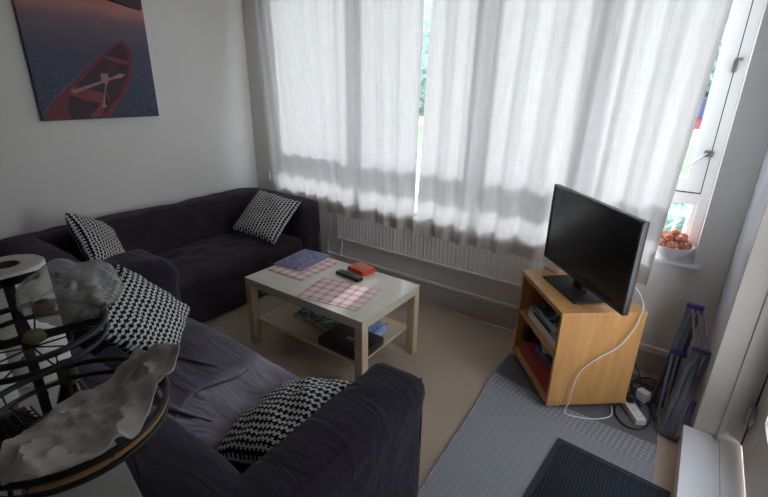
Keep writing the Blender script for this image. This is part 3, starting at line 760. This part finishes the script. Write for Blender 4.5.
# ------------------------------------------------------------------ worktop with the wire basket
kc = thing('kitchen_counter', 'pale worktop behind the near sofa holding the wire fruit rack', 'counter', (0, 0, 0))
obj('worktop', prism(bm_(), [(1.75, -2.33), (2.45, -2.418), (3.0, -2.525), (3.0, -3.1), (1.75, -3.1)], .885, .92, .003), 'counter', kc)
obj('cabinet_body', box(bm_(), 1.8, 2.93, -3.08, -2.56, 0, .885), 'counter', kc, False)

LC, LR, LZ = Vector((2.625, -2.508, 1.05)), .143, 1.05
UC, UR, UZ = Vector((2.565, -2.515, 1.18)), .104, 1.18
fr = thing('fruit_basket', 'two tier black iron wire fruit rack on the worktop', 'fruit rack', (0, 0, 0))
def circ(c, r, z, n=48): return [(c.x + r * math.cos(2 * PI * i / n), c.y + r * math.sin(2 * PI * i / n), z) for i in range(n)]
for nm, c, r, z, dep in (('lower_bowl', LC, LR, LZ, .034), ('upper_bowl', UC, UR, UZ, .030)):
    b = bm_()
    tube(b, circ(c, r, z), .0052, 8, True); tube(b, circ(c, r * .98, z - dep * .75), .0045, 6, True); tube(b, circ(c, r * .5, z - dep), .0026, 6, True)
    for i in range(9):
        a = 2 * PI * i / 9; ca, sa = math.cos(a), math.sin(a)
        tube(b, smoothpath([(c.x + r * ca, c.y + r * sa, z), (c.x + r * .98 * ca, c.y + r * .98 * sa, z - dep * .7), (c.x + r * .8 * ca, c.y + r * .8 * sa, z - dep * .95), (c.x + r * .5 * ca, c.y + r * .5 * sa, z - dep), (c.x, c.y, z - dep)], 3), .0015, 5)
    obj(nm, b, 'iron', fr)
b = bm_()
px, py = 2.462, -2.500
bar(b, (px, py, .922), (px, py, 1.235), .016, .004, (1, 0, 0), .001)
obj('post', b, 'iron', fr)
for nm, A_, B_, w_, t_ in (('cross_strap', (px, py - .075, 1.228), (px, py + .045, 1.228), .004, .014), ('cross_strap', (2.572, -2.60, 1.181), (2.622, -2.432, 1.181), .004, .013), ('cross_strap', (px, py, 1.172), (2.60, -2.52, 1.172), .012, .004), ('cross_strap', (px, py, 1.03), (2.50, -2.505, 1.018), .012, .004)):
    obj(nm, bar(bm_(), A_, B_, w_, t_), 'iron', fr)
for i in range(3):
    a = 2 * PI * i / 3 + .5; obj('leg', tube(bm_(), [(LC.x + .09 * math.cos(a), LC.y + .09 * math.sin(a), LZ - .034), (LC.x + .10 * math.cos(a), LC.y + .10 * math.sin(a), .924)], .0035, 6), 'iron', fr)
b = bm_(); tube(b, [(LC.x + LR * .975 * math.cos(a_), LC.y + LR * .975 * math.sin(a_), LZ - .013) for a_ in [-.75 + .05 * q for q in range(36)]], .005, 8); obj('wooden_band', b, 'tan', fr)

# crumpled paper bag in the lower bowl
def crumple(name, outline, z, amp, m, label, cat, zfn=lambda x, y: 0, step=.011, thick=.006):
    xs_ = [p[0] for p in outline]; ys_ = [p[1] for p in outline]
    def inside(x, y):
        c = False; n = len(outline)
        for i in range(n):
            x1, y1 = outline[i]; x2, y2 = outline[(i + 1) % n]
            if (y1 > y) != (y2 > y) and x < (x2 - x1) * (y - y1) / (y2 - y1) + x1: c = not c
        return c
    bm = bm_(); vs = [bm.verts.new((p[0], p[1], 0)) for p in outline]; bm.faces.new(vs)
    bmesh.ops.triangulate(bm, faces=bm.faces[:])
    for _ in range(5):
        es = [e for e in bm.edges if e.calc_length() > step]
        if not es: break
        bmesh.ops.subdivide_edges(bm, edges=es, cuts=1)
        bmesh.ops.triangulate(bm, faces=[f for f in bm.faces if len(f.verts) > 3])
        bmesh.ops.beautify_fill(bm, faces=bm.faces[:], edges=bm.edges[:])
    for v in bm.verts:
        x, y = v.co.x, v.co.y; p = Vector((x * 10, y * 10, 3.3))
        cr = abs(noise.noise(p)) * 1.6 + abs(noise.noise(p * 2.3)) * .8 + .35 * abs(noise.noise(p * 5))
        v.co.z = z + zfn(x, y) - amp * cr + amp * .6
        v.co.x += .004 * noise.noise(p * 3); v.co.y += .004 * noise.noise(p * 3 + Vector((9, 9, 9)))
    r = bmesh.ops.extrude_face_region(bm, geom=bm.faces[:])
    for v in [g for g in r['geom'] if isinstance(g, bmesh.types.BMVert)]: v.co.z -= thick
    o = obj(name, bm, m); return tag(o, label, cat)
paper = [(2.720, -2.361), (2.680, -2.368), (2.625, -2.390), (2.632, -2.455), (2.640, -2.520), (2.655, -2.572), (2.695, -2.612), (2.745, -2.622), (2.775, -2.590), (2.786, -2.540), (2.784, -2.490), (2.768, -2.448), (2.742, -2.420), (2.748, -2.395)]
crumple('paper_bag', paper, 1.066, .030, 'kraft', 'crumpled off white paper bag in the lower tier of the wire rack', 'paper bag',
        lambda x, y: .045 * max(0, (y + 2.47) / .1) ** 1.0 + .012, thick=.004)
# clear plastic bag with things in it on the upper tier
def blob(name, c, r, m, label=None, cat=None, amp=.2, fr_=22, seed=0, sub=4, rz=0):
    bm = bm_(); bmesh.ops.create_icosphere(bm, subdivisions=sub, radius=1)
    for v in bm.verts:
        p = v.co.copy(); q = Vector((p.x * r[0], p.y * r[1], p.z * r[2])) * fr_ + Vector((seed, seed, seed))
        k = 1 + amp * noise.noise(q) - amp * .8 * abs(noise.noise(q * 2.1))
        v.co = Vector((p.x * r[0], p.y * r[1], p.z * r[2])) * k
    o = obj(name, bm, m); o.location = c; o.rotation_euler = (0, 0, rz)
    if label: tag(o, label, cat)
    return o
blob('plastic_bag', (2.548, -2.440, 1.216), (.070, .074, .052), 'bag', 'crumpled clear plastic bag sitting on the upper tier of the wire rack', 'plastic bag', .24, 20, 3, 5)
blob('bread_roll', (2.535, -2.480, 1.197), (.018, .017, .013), 'redfood', 'reddish wrapped item inside the plastic bag, closer to the kitchen roll', 'food item', .1, 30, 5, 3)
blob('bread_roll', (2.565, -2.415, 1.200), (.019, .014, .012), 'redfood', 'reddish wrapped item inside the plastic bag, closer to the cushion', 'food item', .1, 30, 8, 3)
blob('pear', (2.595, -2.515, 1.180), (.014, .017, .012), 'yellow', 'yellow green fruit at the edge of the upper rack tier', 'fruit', .1, 25, 2, 3)
# kitchen roll
kr = thing('kitchen_roll', 'white kitchen paper roll standing behind the wire rack', 'kitchen roll', (2.235, -2.447, .9205))
b = lathe(bm_(), [(.024, .0), (.062, .0), (.065, .003), (.065, .262), (.062, .265), (.024, .265), (.0235, .2), (.0235, .05), (.024, 0)], 40); obj('paper_sheets', b, 'tissue', kr)
b = lathe(bm_(), [(.0215, .002), (.0232, .002), (.0232, .266), (.0215, .266), (.0215, .002)], 32); obj('cardboard_core', b, 'brown', kr)
blob('onion', (2.235, -2.510, 1.205), (.030, .034, .026), 'onion', 'brown onion perched at the rim of the kitchen roll', 'onion', .08, 25, 4, 3)
# wine bottle, board, labelled box, dark rack
bo = thing('wine_bottle', 'dark wine bottle with olive foil standing behind the paper bag', 'bottle', (2.474, -2.457, .9205))
obj('bottle_glass', lathe(bm_(), [(0, 0), (.026, 0), (.029, .008), (.029, .05), (.017, .085), (.0145, .115), (0, .115)], 28), 'bottle', bo)
obj('foil_cap', lathe(bm_(), [(.0165, .085), (.0168, .088), (.0160, .128), (.012, .131), (0, .131)], 24), 'foil', bo)
cbox('chopping_board', (.36, .20, .016), (2.31, -2.612, .9205), -.20, 'darkboard', 'brown wooden board lying on the worktop beyond the wire rack', 'board', None, .004)
lb = thing('food_carton', 'white carton with a blue label beside the kitchen roll', 'carton', (2.330, -2.545, .937), .2)
obj('carton_body', box(bm_(), -.022, .022, -.03, .03, 0, .21, .002), 'whiteplastic', lb)
obj('blue_label', box(bm_(), .0222, .0230, -.022, .022, .12, .19), 'bluecard', lb)
b = bm_()
for i in range(8): tube(b, [(2.47 + i * .012, -2.61, 1.0), (2.50 + i * .014, -2.525, 1.0)], .0016, 5); tube(b, [(2.465 + i * .003, -2.61 + i * .012, 1.001), (2.57 + i * .003, -2.61 + i * .012, 1.001)], .0016, 5)
box(b, 2.468, 2.58, -2.60, -2.53, .985, .997, .003)
tag(obj('wire_trivet', b, 'iron'), 'black wire trivet resting in the lower rack tier', 'trivet')

# ------------------------------------------------------------------ outside
struct('ground_outside', box(bm_(), -14, 20, .9, 45, -.45, -.25), 'path')
struct('lawn', box(bm_(), -14, 20, 8.5, 15.5, -.25, -.20), 'grass')
fn = thing('garden_fence', 'low white picket fence outside the window', 'fence', (0, 3.0, -.25))
b = bm_()
for i in range(46): box(b, 1.6 + i * .10, 1.6 + i * .10 + .022, 0, .02, 0, .62)
for z in (.12, .5): box(b, 1.5, 6.2, .02, .04, z, z + .05)
obj('pickets', b, 'upvc', fn, False)
bm = bm_(); rbox(bm, 1.4, 6.4, 3.5, 4.3, -.24, .42, .15, .12, wr=.12, seed=6)
tag(obj('garden_hedge', bm, 'leaf'), 'low clipped hedge just behind the white picket fence', 'hedge')
sd = thing('garden_shed', 'low red shed with a dark blue roof beyond the lawn', 'shed', (2.4, 24.5, -.25))
obj('shed_walls', box(bm_(), -1.6, 1.6, 0, 2, 0, .55), 'roof', sd, False)
obj('shed_roof', prism(bm_(), [(-1.8, -.2), (1.8, -.2), (1.8, 2.2), (-1.8, 2.2)], .55, 1.4), 'shed', sd, False)
for i, (x, y, z, r) in enumerate([(-14, 24, 3.0, 3.9), (-5, 23, 3.0, 3.9), (4.0, 33, 4.4, 5.4), (13.5, 24, 3.0, 3.9), (23, 26, 3.5, 4.5)]):
    t = thing('garden_tree', ['leafy tree furthest along past the room corner', 'low round tree seen through the curtain gap', 'tall dense tree behind the shed', 'bushy tree beside the shed', 'broad tree past the door side of the garden'][i], 'tree', (x, y, -.25), 0, 'trees beyond the lawn')
    bm = bm_(); bmesh.ops.create_icosphere(bm, subdivisions=5, radius=r)
    for v in bm.verts: v.co *= 1 + .22 * noise.noise(v.co * .8 + Vector((i, 0, 0))) + .10 * noise.noise(v.co * 3)
    for v in bm.verts: v.co.z += z
    obj('crown', bm, 'leaf', t)
    obj('trunk', tube(bm_(), [(0, 0, 0), (.1, 0, z)], .25, 10), 'tan', t)

# ------------------------------------------------------------------ light
wd = bpy.data.worlds.new('World'); SC.world = wd; wd.use_nodes = True
nt = wd.node_tree; bg = nt.nodes['Background']
v = nt.nodes.new('ShaderNodeTexCoord'); s = nt.nodes.new('ShaderNodeSeparateXYZ'); nt.links.new(v.outputs['Generated'], s.inputs[0])
nt.links.new(ramp(nt, s.outputs[2], [(0, (.95, .95, 1.0)), (.5, (.84, .89, 1.0)), (1, (.74, .83, 1.0))]), bg.inputs[0]); bg.inputs[1].default_value = 4.2
sl = bpy.data.lights.new('sun', 'SUN'); sl.energy = 5.2; sl.angle = math.radians(6.5); sl.color = (.95, .97, 1.0)
so = bpy.data.objects.new('sun', sl); C.objects.link(so)
dvec = Vector((.15, -1.0, -.72)); so.rotation_euler = dvec.to_track_quat('-Z', 'Y').to_euler()

# ------------------------------------------------------------------ camera
cam = bpy.data.cameras.new('camera'); cam.sensor_fit = 'HORIZONTAL'; cam.sensor_width = 36; cam.lens = 439.463 / 768 * 36; cam.clip_start = .02; cam.clip_end = 200
co = bpy.data.objects.new('camera', cam); C.objects.link(co); SC.camera = co
yaw, pitch, roll = .611, -.357, .017
cy, sy, cp, sp = math.cos(yaw), math.sin(yaw), math.cos(pitch), math.sin(pitch)
fwd = Vector((-sy * cp, cy * cp, sp)); r0 = Vector((cy, sy, 0)); u0 = r0.cross(fwd)
rr = math.cos(roll) * r0 + math.sin(roll) * u0; uu = -math.sin(roll) * r0 + math.cos(roll) * u0
mw = Matrix(((rr.x, uu.x, -fwd.x, 3.363), (rr.y, uu.y, -fwd.y, -2.685), (rr.z, uu.z, -fwd.z, 1.55), (0, 0, 0, 1)))
co.matrix_world = mw

SC.view_settings.view_transform = 'Standard'; SC.view_settings.look = 'None'; SC.view_settings.gamma = 1
SC.view_settings.exposure = 0.70
try: SC.view_settings.use_curve_mapping = False
except Exception: pass
SC.cycles.max_bounces = 10; SC.cycles.diffuse_bounces = 6; SC.cycles.transparent_max_bounces = 16; SC.cycles.transmission_bounces = 6
SC.cycles.sample_clamp_indirect = 8; SC.cycles.use_denoising = True; SC.cycles.caustics_reflective = False; SC.cycles.caustics_refractive = False
